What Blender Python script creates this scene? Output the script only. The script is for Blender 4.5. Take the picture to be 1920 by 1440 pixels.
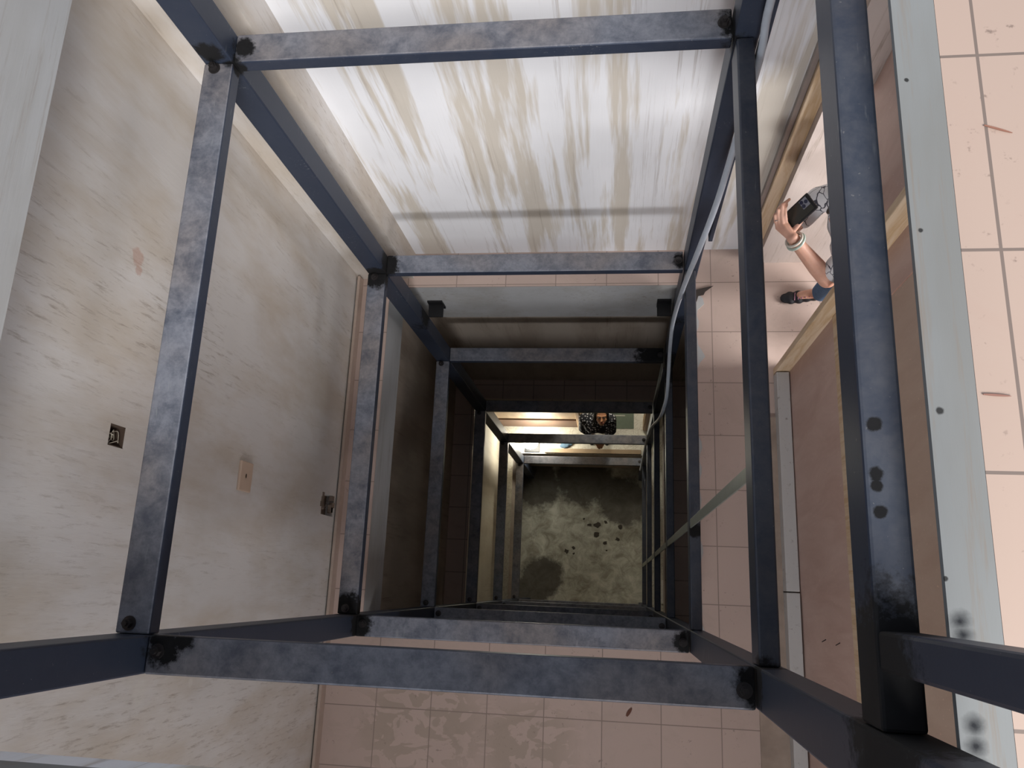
import bpy, bmesh, math, random
from mathutils import Vector, Matrix, noise
for o in list(bpy.data.objects): bpy.data.objects.remove(o)
S = bpy.context.scene
C = S.collection
random.seed(7)
H = 1.045                      # camera height above the upper floor (z = 0)
def Z(d): return H - d         # d = depth below the camera

# ------------------------------------------------------------------ camera
F = 1474.54
RC = Matrix(((0.99128099, -0.00708359, 0.13157438),
             (0.03980582, 0.96799754, -0.24778270),
             (-0.12560849, 0.25085971, 0.95983953)))
cd = bpy.data.cameras.new('camera'); cam = bpy.data.objects.new('camera', cd); C.objects.link(cam)
cd.sensor_width = 36; cd.lens = F / 1920 * 36; cd.clip_start = 0.02; cd.clip_end = 100
cam.matrix_world = Matrix.Translation((0, 0, H)) @ RC.to_4x4()
S.camera = cam
def at(px, py, d):             # a measured point at depth d below the camera
    r = RC @ Vector(((px - 960) / F, -(py - 720) / F, -1.0))
    k = -d / r.z
    return Vector((r.x * k, r.y * k, H - d))

# ------------------------------------------------------------------ light
w = bpy.data.worlds.new('sky'); S.world = w; w.use_nodes = True
bgn = w.node_tree.nodes['Background']
bgn.inputs[0].default_value = (0.80, 0.86, 1.0, 1); bgn.inputs[1].default_value = 0.33
def area(name, loc, target, sx, sy, power, col, spread=180):
    l = bpy.data.lights.new(name, 'AREA'); l.shape = 'RECTANGLE'; l.size = sx; l.size_y = sy
    l.energy = power; l.color = col; l.spread = math.radians(spread)
    o = bpy.data.objects.new(name, l); C.objects.link(o); o.location = loc
    o.rotation_euler = (Vector(target) - Vector(loc)).to_track_quat('-Z', 'Y').to_euler()
    return o
area('stair_window_light', (1.3, -3.3, 4.9), (-0.5, 1.4, -1.8), 3.2, 2.6, 470, (1.0, 0.97, 0.94))
area('room_window_light', (3.3, 0.6, Z(2.75)), (0.4, 1.45, Z(3.7)), 1.6, 1.2, 78, (1.0, 0.975, 0.96), 140)
area('landing_fill_light', (0.15, -3.5, Z(1.85)), (-0.5, 1.9, Z(2.8)), 1.5, 0.6, 28, (0.97, 0.97, 1.0), 110)  # added fill that lifts the landing and rear wall, no known window
S.view_settings.view_transform = 'Standard'; S.view_settings.look = 'None'
S.view_settings.gamma = 1; S.view_settings.use_curve_mapping = False
S.view_settings.exposure = 0.5

# ------------------------------------------------------------------ helpers
class G:
    """collects shapes for one mesh"""
    def __init__(s): s.bm = bmesh.new()
    def box(s, lo, hi, M=None):
        vs = [s.bm.verts.new((x, y, z)) for x in (lo[0], hi[0]) for y in (lo[1], hi[1]) for z in (lo[2], hi[2])]
        for f in ((0,1,3,2),(4,6,7,5),(0,4,5,1),(2,3,7,6),(0,2,6,4),(1,5,7,3)): s.bm.faces.new([vs[i] for i in f])
        if M: bmesh.ops.transform(s.bm, matrix=M, verts=vs)
        return s
    def prism(s, pts, h, M=None):        # polygon in xy, extruded h in z
        a = [s.bm.verts.new((p[0], p[1], 0)) for p in pts]; b = [s.bm.verts.new((p[0], p[1], h)) for p in pts]
        n = len(pts)
        s.bm.faces.new(a[::-1]); s.bm.faces.new(b)
        for i in range(n): s.bm.faces.new((a[i], a[(i+1)%n], b[(i+1)%n], b[i]))
        if M: bmesh.ops.transform(s.bm, matrix=M, verts=a+b)
        return s
    def cone(s, p0, p1, r0, r1, n=14, sq=1.0, up=None):      # capsule-like tapered limb
        p0, p1 = Vector(p0), Vector(p1); ax = p1 - p0; L = ax.length
        if L < 1e-6: ax = Vector((0,0,1)); L = 1e-6
        q = ax.to_track_quat('Z', 'Y') if up is None else frame(ax, up)
        rings = []
        for k in range(5): t = math.pi/2*k/4.0; rings.append((-r0*math.cos(t), r0*math.sin(t)))
        for k in range(5): t = math.pi/2*k/4.0; rings.append((L + r1*math.sin(t), r1*math.cos(t)))
        prev = None
        for z, r in rings:
            r = max(r, 1e-4)
            ring = [s.bm.verts.new(p0 + q @ Vector((r*math.cos(2*math.pi*i/n), sq*r*math.sin(2*math.pi*i/n), z))) for i in range(n)]
            if prev:
                for i in range(n): s.bm.faces.new((prev[i], prev[(i+1)%n], ring[(i+1)%n], ring[i]))
            else: s.bm.faces.new(ring[::-1])
            prev = ring
        s.bm.faces.new(prev)
        return s
    def chain(s, pts, rad, n=14):
        for i in range(len(pts)-1): s.cone(pts[i], pts[i+1], rad[i], rad[i+1], n)
        return s
    def ell(s, c, r, M=None, seg=20):
        d = bmesh.ops.create_uvsphere(s.bm, u_segments=seg, v_segments=seg//2+2, radius=1)
        m = Matrix.Translation(Vector(c)) @ (M.to_4x4() if M else Matrix.Identity(4)) @ Matrix.Diagonal((r[0], r[1], r[2], 1))
        bmesh.ops.transform(s.bm, matrix=m, verts=d['verts'])
        return s
    def tube(s, pts, r, n=10):           # round tube through points
        pts = [Vector(p) for p in pts]; prev = None
        for i, p in enumerate(pts):
            t = (pts[min(i+1, len(pts)-1)] - pts[max(i-1, 0)]).normalized()
            ref = Vector((0.3, 0.9, 0.1)); u = t.cross(ref).normalized(); v = t.cross(u)
            rr = r[i] if isinstance(r, (list, tuple)) else r
            ring = [s.bm.verts.new(p + u*rr*math.cos(2*math.pi*k/n) + v*rr*math.sin(2*math.pi*k/n)) for k in range(n)]
            if prev:
                for k in range(n): s.bm.faces.new((prev[k], prev[(k+1)%n], ring[(k+1)%n], ring[k]))
            else: s.bm.faces.new(ring[::-1])
            prev = ring
        s.bm.faces.new(prev); return s
    def build(s, name, mat, parent=None, smooth=False, bevel=0, org=None):
        bmesh.ops.recalc_face_normals(s.bm, faces=s.bm.faces)
        if org is not None: bmesh.ops.translate(s.bm, verts=s.bm.verts, vec=-Vector(org))
        me = bpy.data.meshes.new(name); s.bm.to_mesh(me); s.bm.free()
        o = bpy.data.objects.new(name, me); C.objects.link(o); me.materials.append(mat)
        if smooth:
            for p in me.polygons: p.use_smooth = True
        if org is not None: o.location = org
        if parent: 
            o.parent = parent
            o.location = Vector(o.location) - PW(parent)
        if bevel:
            b = o.modifiers.new('bevel', 'BEVEL'); b.width = bevel; b.segments = 2; b.limit_method = 'ANGLE'
        return o
def PW(o):
    v = Vector((0,0,0))
    while o: v += Vector(o.location); o = o.parent
    return v
def frame(ax, up):
    z = ax.normalized(); x = Vector(up).cross(z).normalized(); y = z.cross(x)
    return Matrix((x, y, z)).transposed().to_quaternion()
def remesh(o, vox, smooth=6, keep=None):
    m = o.modifiers.new('r', 'REMESH'); m.mode = 'VOXEL'; m.voxel_size = vox; m.use_smooth_shade = True
    if smooth:
        sm = o.modifiers.new('s', 'SMOOTH'); sm.factor = 0.5; sm.iterations = smooth
    dg = bpy.context.evaluated_depsgraph_get(); ev = o.evaluated_get(dg)
    me = bpy.data.meshes.new_from_object(ev); old = o.data
    o.modifiers.clear(); o.data = me
    for p in me.polygons: p.use_smooth = True
    return o
def tag(o, label=None, cat=None, group=None, kind=None):
    if label: o['label'] = label
    if cat: o['category'] = cat
    if group: o['group'] = group
    if kind: o['kind'] = kind
    return o
def thing(name, loc, label, cat, group=None):
    o = bpy.data.objects.new(name, None); C.objects.link(o); o.location = loc
    o.empty_display_size = 0.1
    return tag(o, label, cat, group)
def struct(o, label=None, cat=None): return tag(o, label, cat, None, 'structure')

# ------------------------------------------------------------------ materials
class MT:
    def __init__(s, name, rough=0.7, metal=0.0, spec=0.5):
        s.m = bpy.data.materials.new(name); s.m.use_nodes = True
        s.nt = s.m.node_tree; s.N = s.nt.nodes; s.L = s.nt.links
        s.b = s.N['Principled BSDF']; s.b.inputs['Roughness'].default_value = rough
        s.b.inputs['Metallic'].default_value = metal; s.b.inputs['Specular IOR Level'].default_value = spec
        g = s.N.new('ShaderNodeNewGeometry'); s.pos = g.outputs['Position']; s.nrm = g.outputs['Normal']
    def map(s, scale=(1,1,1), loc=(0,0,0), rot=(0,0,0)):
        m = s.N.new('ShaderNodeMapping'); s.L.new(s.pos, m.inputs[0])
        m.inputs['Scale'].default_value = scale; m.inputs['Location'].default_value = loc; m.inputs['Rotation'].default_value = rot
        return m.outputs[0]
    def noise(s, vec, scale, detail=5, rough=0.6, dist=0.0):
        n = s.N.new('ShaderNodeTexNoise'); s.L.new(vec, n.inputs['Vector']); n.inputs['Scale'].default_value = scale
        n.inputs['Detail'].default_value = detail; n.inputs['Roughness'].default_value = rough; n.inputs['Distortion'].default_value = dist
        return n.outputs['Fac']
    def ramp(s, fac, stops):
        r = s.N.new('ShaderNodeValToRGB'); s.L.new(fac, r.inputs[0]); e = r.color_ramp.elements
        while len(e) < len(stops): e.new(0.5)
        for i, (p, c) in enumerate(stops):
            e[i].position = p; e[i].color = (c, c, c, 1) if not isinstance(c, tuple) else (*c, 1)
        return r.outputs[0]
    def mix(s, fac, a, b, mode='MIX'):
        n = s.N.new('ShaderNodeMix'); n.data_type = 'RGBA'; n.blend_type = mode
        for sock, v in ((n.inputs[0], fac), (n.inputs[6], a), (n.inputs[7], b)):
            if isinstance(v, (int, float)): sock.default_value = v
            elif isinstance(v, tuple): sock.default_value = (*v, 1)
            else: s.L.new(v, sock)
        return n.outputs[2]
    def math(s, op, a, b=None, c=None, clamp=False):
        n = s.N.new('ShaderNodeMath'); n.operation = op; n.use_clamp = clamp
        for i, v in enumerate((a, b, c)):
            if v is None: continue
            if isinstance(v, (int, float)): n.inputs[i].default_value = v
            else: s.L.new(v, n.inputs[i])
        return n.outputs[0]
    def dist(s, p):
        n = s.N.new('ShaderNodeVectorMath'); n.operation = 'DISTANCE'; s.L.new(s.pos, n.inputs[0]); n.inputs[1].default_value = p
        return n.outputs['Value']
    def spots(s, pts, wob=0.5, nscale=25, soft=0.25):
        """a mask with irregular blots at pts = [(centre, radius)]"""
        nz = s.noise(s.map(), nscale, 4, 0.7); out = None
        for p, r in pts:
            d = s.math('DIVIDE', s.dist(p), r)
            d = s.math('ADD', d, s.math('MULTIPLY', s.math('SUBTRACT', nz, 0.5), wob*2))
            v = s.math('DIVIDE', s.math('SUBTRACT', 1.0, d), soft, clamp=True)
            out = v if out is None else s.math('MAXIMUM', out, v)
        return out
    def sep(s):
        n = s.N.new('ShaderNodeSeparateXYZ'); s.L.new(s.pos, n.inputs[0]); return n.outputs
    def sepn(s):
        n = s.N.new('ShaderNodeSeparateXYZ'); s.L.new(s.nrm, n.inputs[0]); return n.outputs
    def color(s, c):
        if isinstance(c, tuple): s.b.inputs['Base Color'].default_value = (*c, 1)
        else: s.L.new(c, s.b.inputs['Base Color'])
        return s
    def rough(s, c): s.L.new(c, s.b.inputs['Roughness']); return s
    def bump(s, h, strength=0.3, dist=0.01):
        n = s.N.new('ShaderNodeBump'); n.inputs['Strength'].default_value = strength; n.inputs['Distance'].default_value = dist
        s.L.new(h, n.inputs['Height']); s.L.new(n.outputs[0], s.b.inputs['Normal']); return s

def plain(name, col, rough=0.6, metal=0.0, var=0.12, scale=20):
    m = MT(name, rough, metal)
    n = m.noise(m.map(), scale, 4)
    k = m.ramp(n, [(0.3, 1-var), (0.7, 1.0)])
    m.color(m.mix(1.0, col, k, 'MULTIPLY')); return m.m

def plaster(name, base, stain, along='z', lo=0.45, hi=0.62, seed=0.0, amt=0.8, dark=(0.23, 0.17, 0.12)):
    """scraped plaster: wide washed bands and fine trowel scratches running along one axis"""
    m = MT(name, 0.72, 0, 0.3)
    sc = {'z': (1, 1, 0.22), 'y': (1, 0.22, 1), 'x': (0.22, 1, 1), 'd': (1, 1, 0.36), 'x4': (2.3, 1, 0.16)}[along]
    rt = (0.10, 0, 0) if along == 'd' else (0, 0, 0)
    v1 = m.map(sc, (seed, seed*1.7, seed*0.3), rt)
    f2 = tuple(min(q, 1)**2.0 if q < 1 else 1 for q in sc)
    v2 = m.map(f2, (seed*2, 0, seed), rt)
    big = m.ramp(m.noise(v1, 3.2, 5, 0.62, 0.12), [(lo, 0.0), (hi, amt)])
    fine = m.ramp(m.noise(v2, 62 if along == 'd' else 38, 5, 0.75, 0.2), [(0.54, 0.0), (0.68, 1.0)])
    gate = m.ramp(m.noise(v1, 2.2, 3, 0.5), [(0.36 if along == 'd' else 0.44, 0.0), (0.6, 0.75)])
    scratch = m.math('MULTIPLY', fine, gate)
    col = m.mix(big, base, stain)
    col = m.mix(m.math('MULTIPLY', scratch, 0.7), col, dark)
    cloud = m.ramp(m.noise(m.map(), 1.3, 3), [(0.3, 0.86), (0.7, 1.0)])
    col = m.mix(1.0, col, cloud, 'MULTIPLY')
    m.color(col); m.bump(m.noise(v2, 30, 5, 0.7), 0.25, 0.004)
    return m

SOOT = []       # burnt weld spots on the frame: (point, radius)
def steel(name, base=(0.020, 0.032, 0.062), dust=(0.27, 0.285, 0.33), amount=0.85, rough=0.42):
    m = MT(name, rough, 0.25, 0.5)
    up = m.sepn()[2]
    n1 = m.noise(m.map(), 13, 6, 0.7, 0.3); n2 = m.noise(m.map(), 55, 4, 0.7)
    k = m.ramp(n1, [(0.34, 0.45), (0.58, 1.0)])
    k2 = m.ramp(n2, [(0.35, 0.75), (0.6, 1.0)])
    upm = m.ramp(up, [(0.5, 0.10), (0.85, 1.0)])
    a = m.math('MULTIPLY', m.math('MULTIPLY', m.math('MULTIPLY', k, k2), upm), amount)
    brown = m.mix(m.ramp(m.noise(m.map(), 2.3, 2), [(0.4, 0), (0.6, 1)]), dust, (dust[0]*1.06, dust[1]*0.93, dust[2]*0.8))
    col = m.mix(a, base, brown)
    flecks = m.ramp(m.noise(m.map(), 130, 2, 0.5), [(0.73, 0), (0.78, 1)])
    col = m.mix(m.math('MULTIPLY', flecks, 0.25), col, (0.4, 0.38, 0.35))
    scuff = m.math('MULTIPLY', m.ramp(m.noise(m.map((1, 0.12, 1)), 90, 4, 0.7), [(0.60, 0), (0.70, 1)]), m.ramp(m.noise(m.map(), 3.1, 3, 0.6), [(0.56, 0), (0.64, 0.5)]))
    col = m.mix(scuff, col, (0.34, 0.36, 0.36))
    s = m.spots(SOOT, 0.55, 40, 0.3)
    col = m.mix(s, col, (0.004, 0.004, 0.005)); m.color(col)
    m.rough(m.math('ADD', m.math('MULTIPLY', a, 0.3), m.math('ADD', m.math('MULTIPLY', s, 0.3), rough), clamp=True))
    m.bump(n2, 0.08, 0.002)
    return m.m

def tiles(name, base, joint, size, ox, oy, stain, amt=0.6, jw=0.006, var=0.04, extra=None):
    m = MT(name, 0.38, 0, 0.4)
    P = m.sep()
    def line(c, o):
        t = m.math('FRACT', m.math('DIVIDE', m.math('ADD', c, 30*size - o + size*0), size))
        d = m.math('MINIMUM', t, m.math('SUBTRACT', 1.0, t))
        return m.math('LESS_THAN', d, jw/2/size)
    ln = m.math('MAXIMUM', line(P[0], ox), line(P[1], oy))
    cellv = m.N.new('ShaderNodeVectorMath'); cellv.operation = 'SNAP'
    sh = m.map((1,1,0), (-ox+30*size, -oy+30*size, 0)); m.L.new(sh, cellv.inputs[0]); cellv.inputs[1].default_value = (size, size, 1)
    wn = m.N.new('ShaderNodeTexWhiteNoise'); wn.noise_dimensions = '3D'; m.L.new(cellv.outputs[0], wn.inputs['Vector'])
    tv = m.ramp(wn.outputs['Value'], [(0, 1-var), (1, 1.0)])
    st = m.ramp(m.noise(m.map(), 4.5, 6, 0.7, 0.8), [(0.52, 0.0), (0.72, amt)])
    sp = m.ramp(m.noise(m.map(), 48, 3, 0.7), [(0.62, 0.0), (0.72, 0.65)])
    mk = m.ramp(m.noise(m.map(), 7, 3, 0.6), [(0.5, 0.0), (0.6, 1.0)])
    col = m.mix(1.0, base, tv, 'MULTIPLY')
    col = m.mix(st, col, stain)
    col = m.mix(m.math('MULTIPLY', sp, mk), col, tuple(c*0.35 for c in stain))
    if extra: col = extra(m, col)
    col = m.mix(ln, col, joint)
    m.color(col); m.bump(m.math('SUBTRACT', 1.0, ln), 0.25, 0.003)
    return m.m

ma_left = plaster('left_plaster', (0.70, 0.67, 0.645), (0.56, 0.49, 0.41), 'd', 0.42, 0.62, 1.3, 0.8)
_s = ma_left.b.inputs['Base Color'].links[0].from_socket
_s = ma_left.mix(ma_left.math('MULTIPLY', ma_left.spots([((-1.57, 0.998, Z(2.232)), 0.035), ((-1.57, 0.96, Z(2.25)), 0.02)], 0.8, 30, 0.3), 0.4), _s, (0.42, 0.17, 0.10))
_s = ma_left.mix(ma_left.math('MULTIPLY', ma_left.spots([((-1.57, -0.40, Z(2.62)), 0.05), ((-1.57, -0.40, Z(2.95)), 0.02)], 0.5, 12, 0.5), 0.5), _s, (0.66, 0.63, 0.58))
ma_left.color(_s); ma_left = ma_left.m
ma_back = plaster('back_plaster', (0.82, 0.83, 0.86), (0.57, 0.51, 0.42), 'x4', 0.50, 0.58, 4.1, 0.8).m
ma_slab = plaster('slab_plaster', (0.46, 0.47, 0.48), (0.36, 0.35, 0.33), 'y', 0.45, 0.65, 2.2, 0.7).m
ma_cement = plaster('cement', (0.245, 0.26, 0.265), (0.20, 0.20, 0.19), 'y', 0.42, 0.62, 6.0, 0.7)
_s = ma_cement.b.inputs['Base Color'].links[0].from_socket
D_ = 1.045; _pp = [(at(1800, 1165, D_)), (at(1806, 1190, D_)), (at(1826, 1360, D_)), (at(1830, 1400, D_)), (at(1836, 1440, D_))]
_s = ma_cement.mix(ma_cement.spots([(tuple(q), 0.016) for q in _pp], 0.35, 40, 0.9), _s, (0.012, 0.014, 0.018))
_s = ma_cement.mix(ma_cement.spots([(tuple(at(1762, 770, 1.045)), 0.006), (tuple(at(1726, 432, 1.045)), 0.004), (tuple(at(1700, 150, 1.045)), 0.004), (tuple(at(1772, 1085, 1.045)), 0.004)], 0.5, 90, 0.4), _s, (0.03, 0.03, 0.03))
ma_cement.color(_s); ma_cement = ma_cement.m
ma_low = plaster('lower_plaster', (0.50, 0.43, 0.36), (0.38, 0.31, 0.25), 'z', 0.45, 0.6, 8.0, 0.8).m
ma_cor = plaster('corridor_plaster', (0.62, 0.61, 0.58), (0.52, 0.47, 0.38), 'z', 0.45, 0.62, 9.7, 0.7).m
ma_pink = plaster('room_plaster', (0.58, 0.50, 0.46), (0.52, 0.42, 0.37), 'z', 0.45, 0.65, 3.3, 0.7).m
ma_cream = plaster('cream_plaster', (0.60, 0.56, 0.46), (0.48, 0.42, 0.32), 'z', 0.45, 0.62, 5.2, 0.7).m

ma_tile_top = tiles('upper_tiles', (0.44, 0.335, 0.28), (0.19, 0.15, 0.13), 0.3, 0.508, 0.46, (0.42, 0.30, 0.25), 0.35, 0.0045)
def mud(m, col):
    P = m.sep()
    reg = m.spots([((-1.0, -0.72, Z(4.37)), 0.42), ((-0.45, -0.8, Z(4.37)), 0.3)], 0.35, 3.0, 0.5)
    br = m.ramp(m.noise(m.map((1, 1.6, 1), (0, 0, 0), (0, 0, 0.5)), 5.5, 4, 0.5, 1.6), [(0.47, 0), (0.5, 1)])
    return m.mix(m.math('MULTIPLY', m.math('MULTIPLY', reg, br), 0.55), col, (0.33, 0.27, 0.21))
ma_tile_mid = tiles('landing_tiles', (0.52, 0.405, 0.355), (0.28, 0.22, 0.19), 0.3, 0.238, 0.244, (0.40, 0.32, 0.27), 0.5, 0.005, 0.05, mud)
ma_tile_low = tiles('lower_tiles', (0.50, 0.38, 0.32), (0.2, 0.16, 0.13), 0.3, 0.1, 0.1, (0.36, 0.28, 0.22), 0.5)
def veins(m, col):
    v = m.ramp(m.noise(m.map(), 5, 6, 0.6, 2.5), [(0.47, 0.0), (0.5, 0.6), (0.53, 0.0)])
    return m.mix(v, col, (0.30, 0.25, 0.18))
ma_marble = tiles('marble_tiles', (0.62, 0.60, 0.52), (0.4, 0.38, 0.32), 0.6, 0.23, 2.08, (0.46, 0.42, 0.34), 0.5, 0.004, 0.05, veins)

# joints of the frame, used for soot
XL0, XL1, XR0, XR1 = -1.292, -1.196, 0.33, 0.385
YB0, YB1, YF0, YF1 = 1.55, 1.65, -0.258, -0.162
RD = [2.0, 3.71, 5.35, 7.0, 8.6, 10.15]        # depth of the top face of each ring
SOOT += [((-1.165, 1.60, Z(2.0)), 0.040), ((-1.20, 1.56, Z(2.03)), 0.045), ((-1.25, 1.555, Z(1.95)), 0.05), ((-1.15, -0.19, Z(2.0)), 0.055),
         ((-1.10, -0.17, Z(2.0)), 0.035), ((-1.24, 1.54, Z(3.71)), 0.085), ((-1.20, 1.60, Z(3.70)), 0.085), ((0.32, 1.60, Z(3.71)), 0.05),
         ((-1.24, -0.15, Z(3.71)), 0.10), ((-1.19, -0.2, Z(3.71)), 0.08), ((0.31, -0.21, Z(3.71)), 0.06), ((0.34, -0.2, Z(2.0)), 0.07),
         ((0.36, -0.13, Z(1.117)), 0.17), ((0.337, -0.15, Z(1.15)), 0.10), ((0.352, 0.235, Z(1.117)), 0.012), ((0.350, 0.165, Z(1.117)), 0.012),
         ((0.350, 0.150, Z(1.117)), 0.010), ((0.352, 0.115, Z(1.117)), 0.010), ((-1.2, 1.655, Z(4.58)), 0.13), ((0.34, 1.6, Z(2.03)), 0.07),
         ((0.35, 1.6, Z(5.35)), 0.25), ((0.34, 1.65, Z(4.5)), 0.13), ((0.36, 0.275, Z(3.70)), 0.04)]
ma_steel = steel('dark_steel')
ma_steel2 = steel('post_steel', (0.022, 0.033, 0.060), (0.17, 0.185, 0.22), 0.7, 0.45)
ma_rail = steel('rail_steel', (0.020, 0.032, 0.060), (0.13, 0.135, 0.15), 0.45, 0.4)
ma_bolt = plain('bolt_steel', (0.05, 0.045, 0.045), 0.35, 0.6)
ma_conduit = plain('grey_conduit', (0.42, 0.46, 0.52), 0.5)
ma_wood = MT('pine_wood', 0.6)
_v = ma_wood.map((1, 1, 0.08)); ma_wood.color(ma_wood.mix(ma_wood.ramp(ma_wood.noise(_v, 30, 5, 0.7, 0.5), [(0.4, 0), (0.62, 1)]), (0.70, 0.55, 0.39), (0.56, 0.38, 0.21))); ma_wood = ma_wood.m
def ply(name, base, dark, seed=0):
    m = MT(name, 0.55)
    v = m.map((1, 1, 0.25), (seed, seed, 0)); n = m.noise(v, 7, 6, 0.65, 0.6)
    c = m.mix(m.ramp(n, [(0.38, 0), (0.66, 1)]), base, dark)
    sc = m.ramp(m.noise(m.map((1, 1.5, 1), (seed, 0, 0), (0.6, 0, 0)), 60, 3, 0.6), [(0.66, 0), (0.74, 0.35)])
    c = m.mix(sc, c, tuple(min(1, q*1.7) for q in base)); m.color(c); return m.m
ma_ply = ply('red_plywood', (0.62, 0.45, 0.385), (0.52, 0.35, 0.29))
ma_ply2 = ply('brown_plywood', (0.55, 0.41, 0.32), (0.48, 0.34, 0.26), 4)
ma_curb = MT('rusty_curb', 0.6)
_n = ma_curb.ramp(ma_curb.noise(ma_curb.map((1, 1, 1)), 34, 5, 0.75), [(0.58, 0), (0.68, 1)]); _g = ma_curb.ramp(ma_curb.noise(ma_curb.map(), 5, 3), [(0.42, 0), (0.6, 1)])
ma_curb.color(ma_curb.mix(ma_curb.math('MULTIPLY', _n, _g), (0.50, 0.49, 0.48), (0.13, 0.09, 0.07))); ma_curb = ma_curb.m

# ------------------------------------------------------------------ the setting
def slab(name, d, t, hole, ext, mtop, mside, hx=None):
    """a floor slab with a rectangular opening; tile skin on top"""
    x0, x1, y0, y1 = hole; X0, X1, Y0, Y1 = ext
    g = G()
    for lo, hi in (((X0, Y0), (X1, y0)), ((X0, y1), (X1, Y1)), ((X0, y0), (x0, y1)), ((x1, y0), (X1, y1))):
        g.box((lo[0], lo[1], Z(d) - t), (hi[0], hi[1], Z(d) - 0.010))
    o = struct(g.build(name, mside))
    g = G(); tt = 0.0
    for lo, hi in (((X0, Y0), (X1, y0 + tt)), ((X0, y1 - tt), (X1, Y1)), ((X0, y0), (x0 + tt, y1)), ((x1 - tt, y0), (X1, y1))):
        g.box((lo[0], lo[1], Z(d) - 0.010), (hi[0], hi[1], Z(d)))
    q = g.build('tile_covering', mtop, o)
    return o
D1, D2, D3, D4, DP = 1.045, 4.37, 7.40, 10.45, 11.6
WL, WB = -1.57, 1.95
EXT = (-1.75, 4.0, -3.6, 2.1)
f1 = slab('floor', D1, 0.155, (-1.375, 0.458, -0.29, 1.733), EXT, ma_tile_top, ma_cement)
trim_lip = struct(G().box((0.398, -0.29, Z(D1) - 0.010), (0.4575, 1.733, Z(D1))).build('trim_edge', ma_cement))
f2 = slab('floor', D2, 0.33, (-1.375, 0.440, -0.30, 1.733), EXT, ma_tile_mid, ma_slab)
f3 = slab('floor', D3, 0.26, (-1.375, 0.445, -0.22, 1.76), EXT, ma_tile_low, ma_low)
f4 = slab('floor', D4, 0.30, (-1.375, 0.440, -0.28, 1.733), (-1.75, 4.0, -3.6, 4.4), ma_marble, ma_low)
# drop beams around the openings
tr = 1
def trim(lo, hi, mat, bevel=0):
    global tr
    o = struct(G().box(lo, hi).build('trim_%d' % tr, mat, bevel=bevel)); tr += 1; return o
trim((-1.75, -3.6, Z(1.53)), (-1.375, 2.1, Z(D1) - 0.155), ma_slab)                 # beam under the left edge of the upper slab
trim((-1.375, -0.55, Z(1.255)), (-0.2, -0.29, Z(D1) - 0.155), ma_back)              # beam under the front edge
trim((-1.375, 1.733, Z(4.92)), (0.44, 1.95, Z(D2) - 0.33), ma_slab)                  # back beam of the landing
trim((-1.569, 1.79, Z(D2)), (-1.23, 1.95, Z(1.53)), ma_left)                         # pilaster in the rear corner
trim((-1.56, -3.5, Z(D2)), (-1.545, 1.78, Z(D2) + 0.07), plain('skirting_tile', (0.47, 0.37, 0.31), 0.5))                    # skirting tile at the foot of the left wall
# walls; the left wall of the landing has two small openings chopped into it
def wall_x(name, x, t, y0, y1, z0, z1, holes, mat):
    g = G(); ys = sorted({y0, y1, *[h[0] for h in holes], *[h[1] for h in holes]}); zs = sorted({z0, z1, *[h[2] for h in holes], *[h[3] for h in holes]})
    for a, b in zip(ys, ys[1:]):
        for c, d in zip(zs, zs[1:]):
            my, mz = (a+b)/2, (c+d)/2
            if any(h[0] < my < h[1] and h[2] < mz < h[3] for h in holes): continue
            g.box((x - t, a, c), (x, b, d))
    bmesh.ops.remove_doubles(g.bm, verts=g.bm.verts, dist=1e-5)
    seen = {}
    for f in list(g.bm.faces):
        k = tuple(sorted(v.index for v in f.verts)) if False else tuple(sorted((round(v.co.x,4), round(v.co.y,4), round(v.co.z,4)) for v in f.verts))
        seen.setdefault(k, []).append(f)
    for k, fs in seen.items():
        if len(fs) > 1: bmesh.ops.delete(g.bm, geom=fs, context='FACES_ONLY')
    return struct(g.build(name, mat))
HB = (0.374, 0.443, Z(2.320), Z(2.240))
H2 = (0.330, 0.445, Z(4.285), Z(4.10))
wl = wall_x('wall_left', WL, 0.12, -3.6, 2.1, Z(D2), Z(1.53), [HB, H2], ma_left)
G().box((WL - 0.14, -3.6, Z(D2)), (WL - 0.121, 2.1, Z(1.53))).build('wall_backing', ma_low, wl)
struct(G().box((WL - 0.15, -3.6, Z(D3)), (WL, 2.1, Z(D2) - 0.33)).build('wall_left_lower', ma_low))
struct(G().box((WL - 0.15, -3.6, Z(D4)), (WL, 4.4, Z(D3) - 0.26)).build('wall_left_ground', ma_cream))
struct(G().box((-1.72, WB, Z(D2)), (0.80, 2.1, Z(D1) - 0.155)).build('wall_back', ma_back))
struct(G().box((0.80, 1.862, Z(D2)), (4.0, 2.1, Z(D1) - 0.155)).build('wall_back_room', ma_pink))
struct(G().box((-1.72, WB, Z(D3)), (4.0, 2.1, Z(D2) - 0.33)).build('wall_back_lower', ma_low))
g = G()
for a, b in ((D1 + 0.155, D2), (D2 + 0.33, D3)): pass
struct(G().box((-1.75, -3.75, Z(D4)), (4.0, -3.6, Z(1.2))).build('wall_front', ma_pink))
struct(G().box((4.0, -3.75, Z(D4)), (4.15, 4.4, Z(1.2))).build('wall_right', ma_pink))
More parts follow.
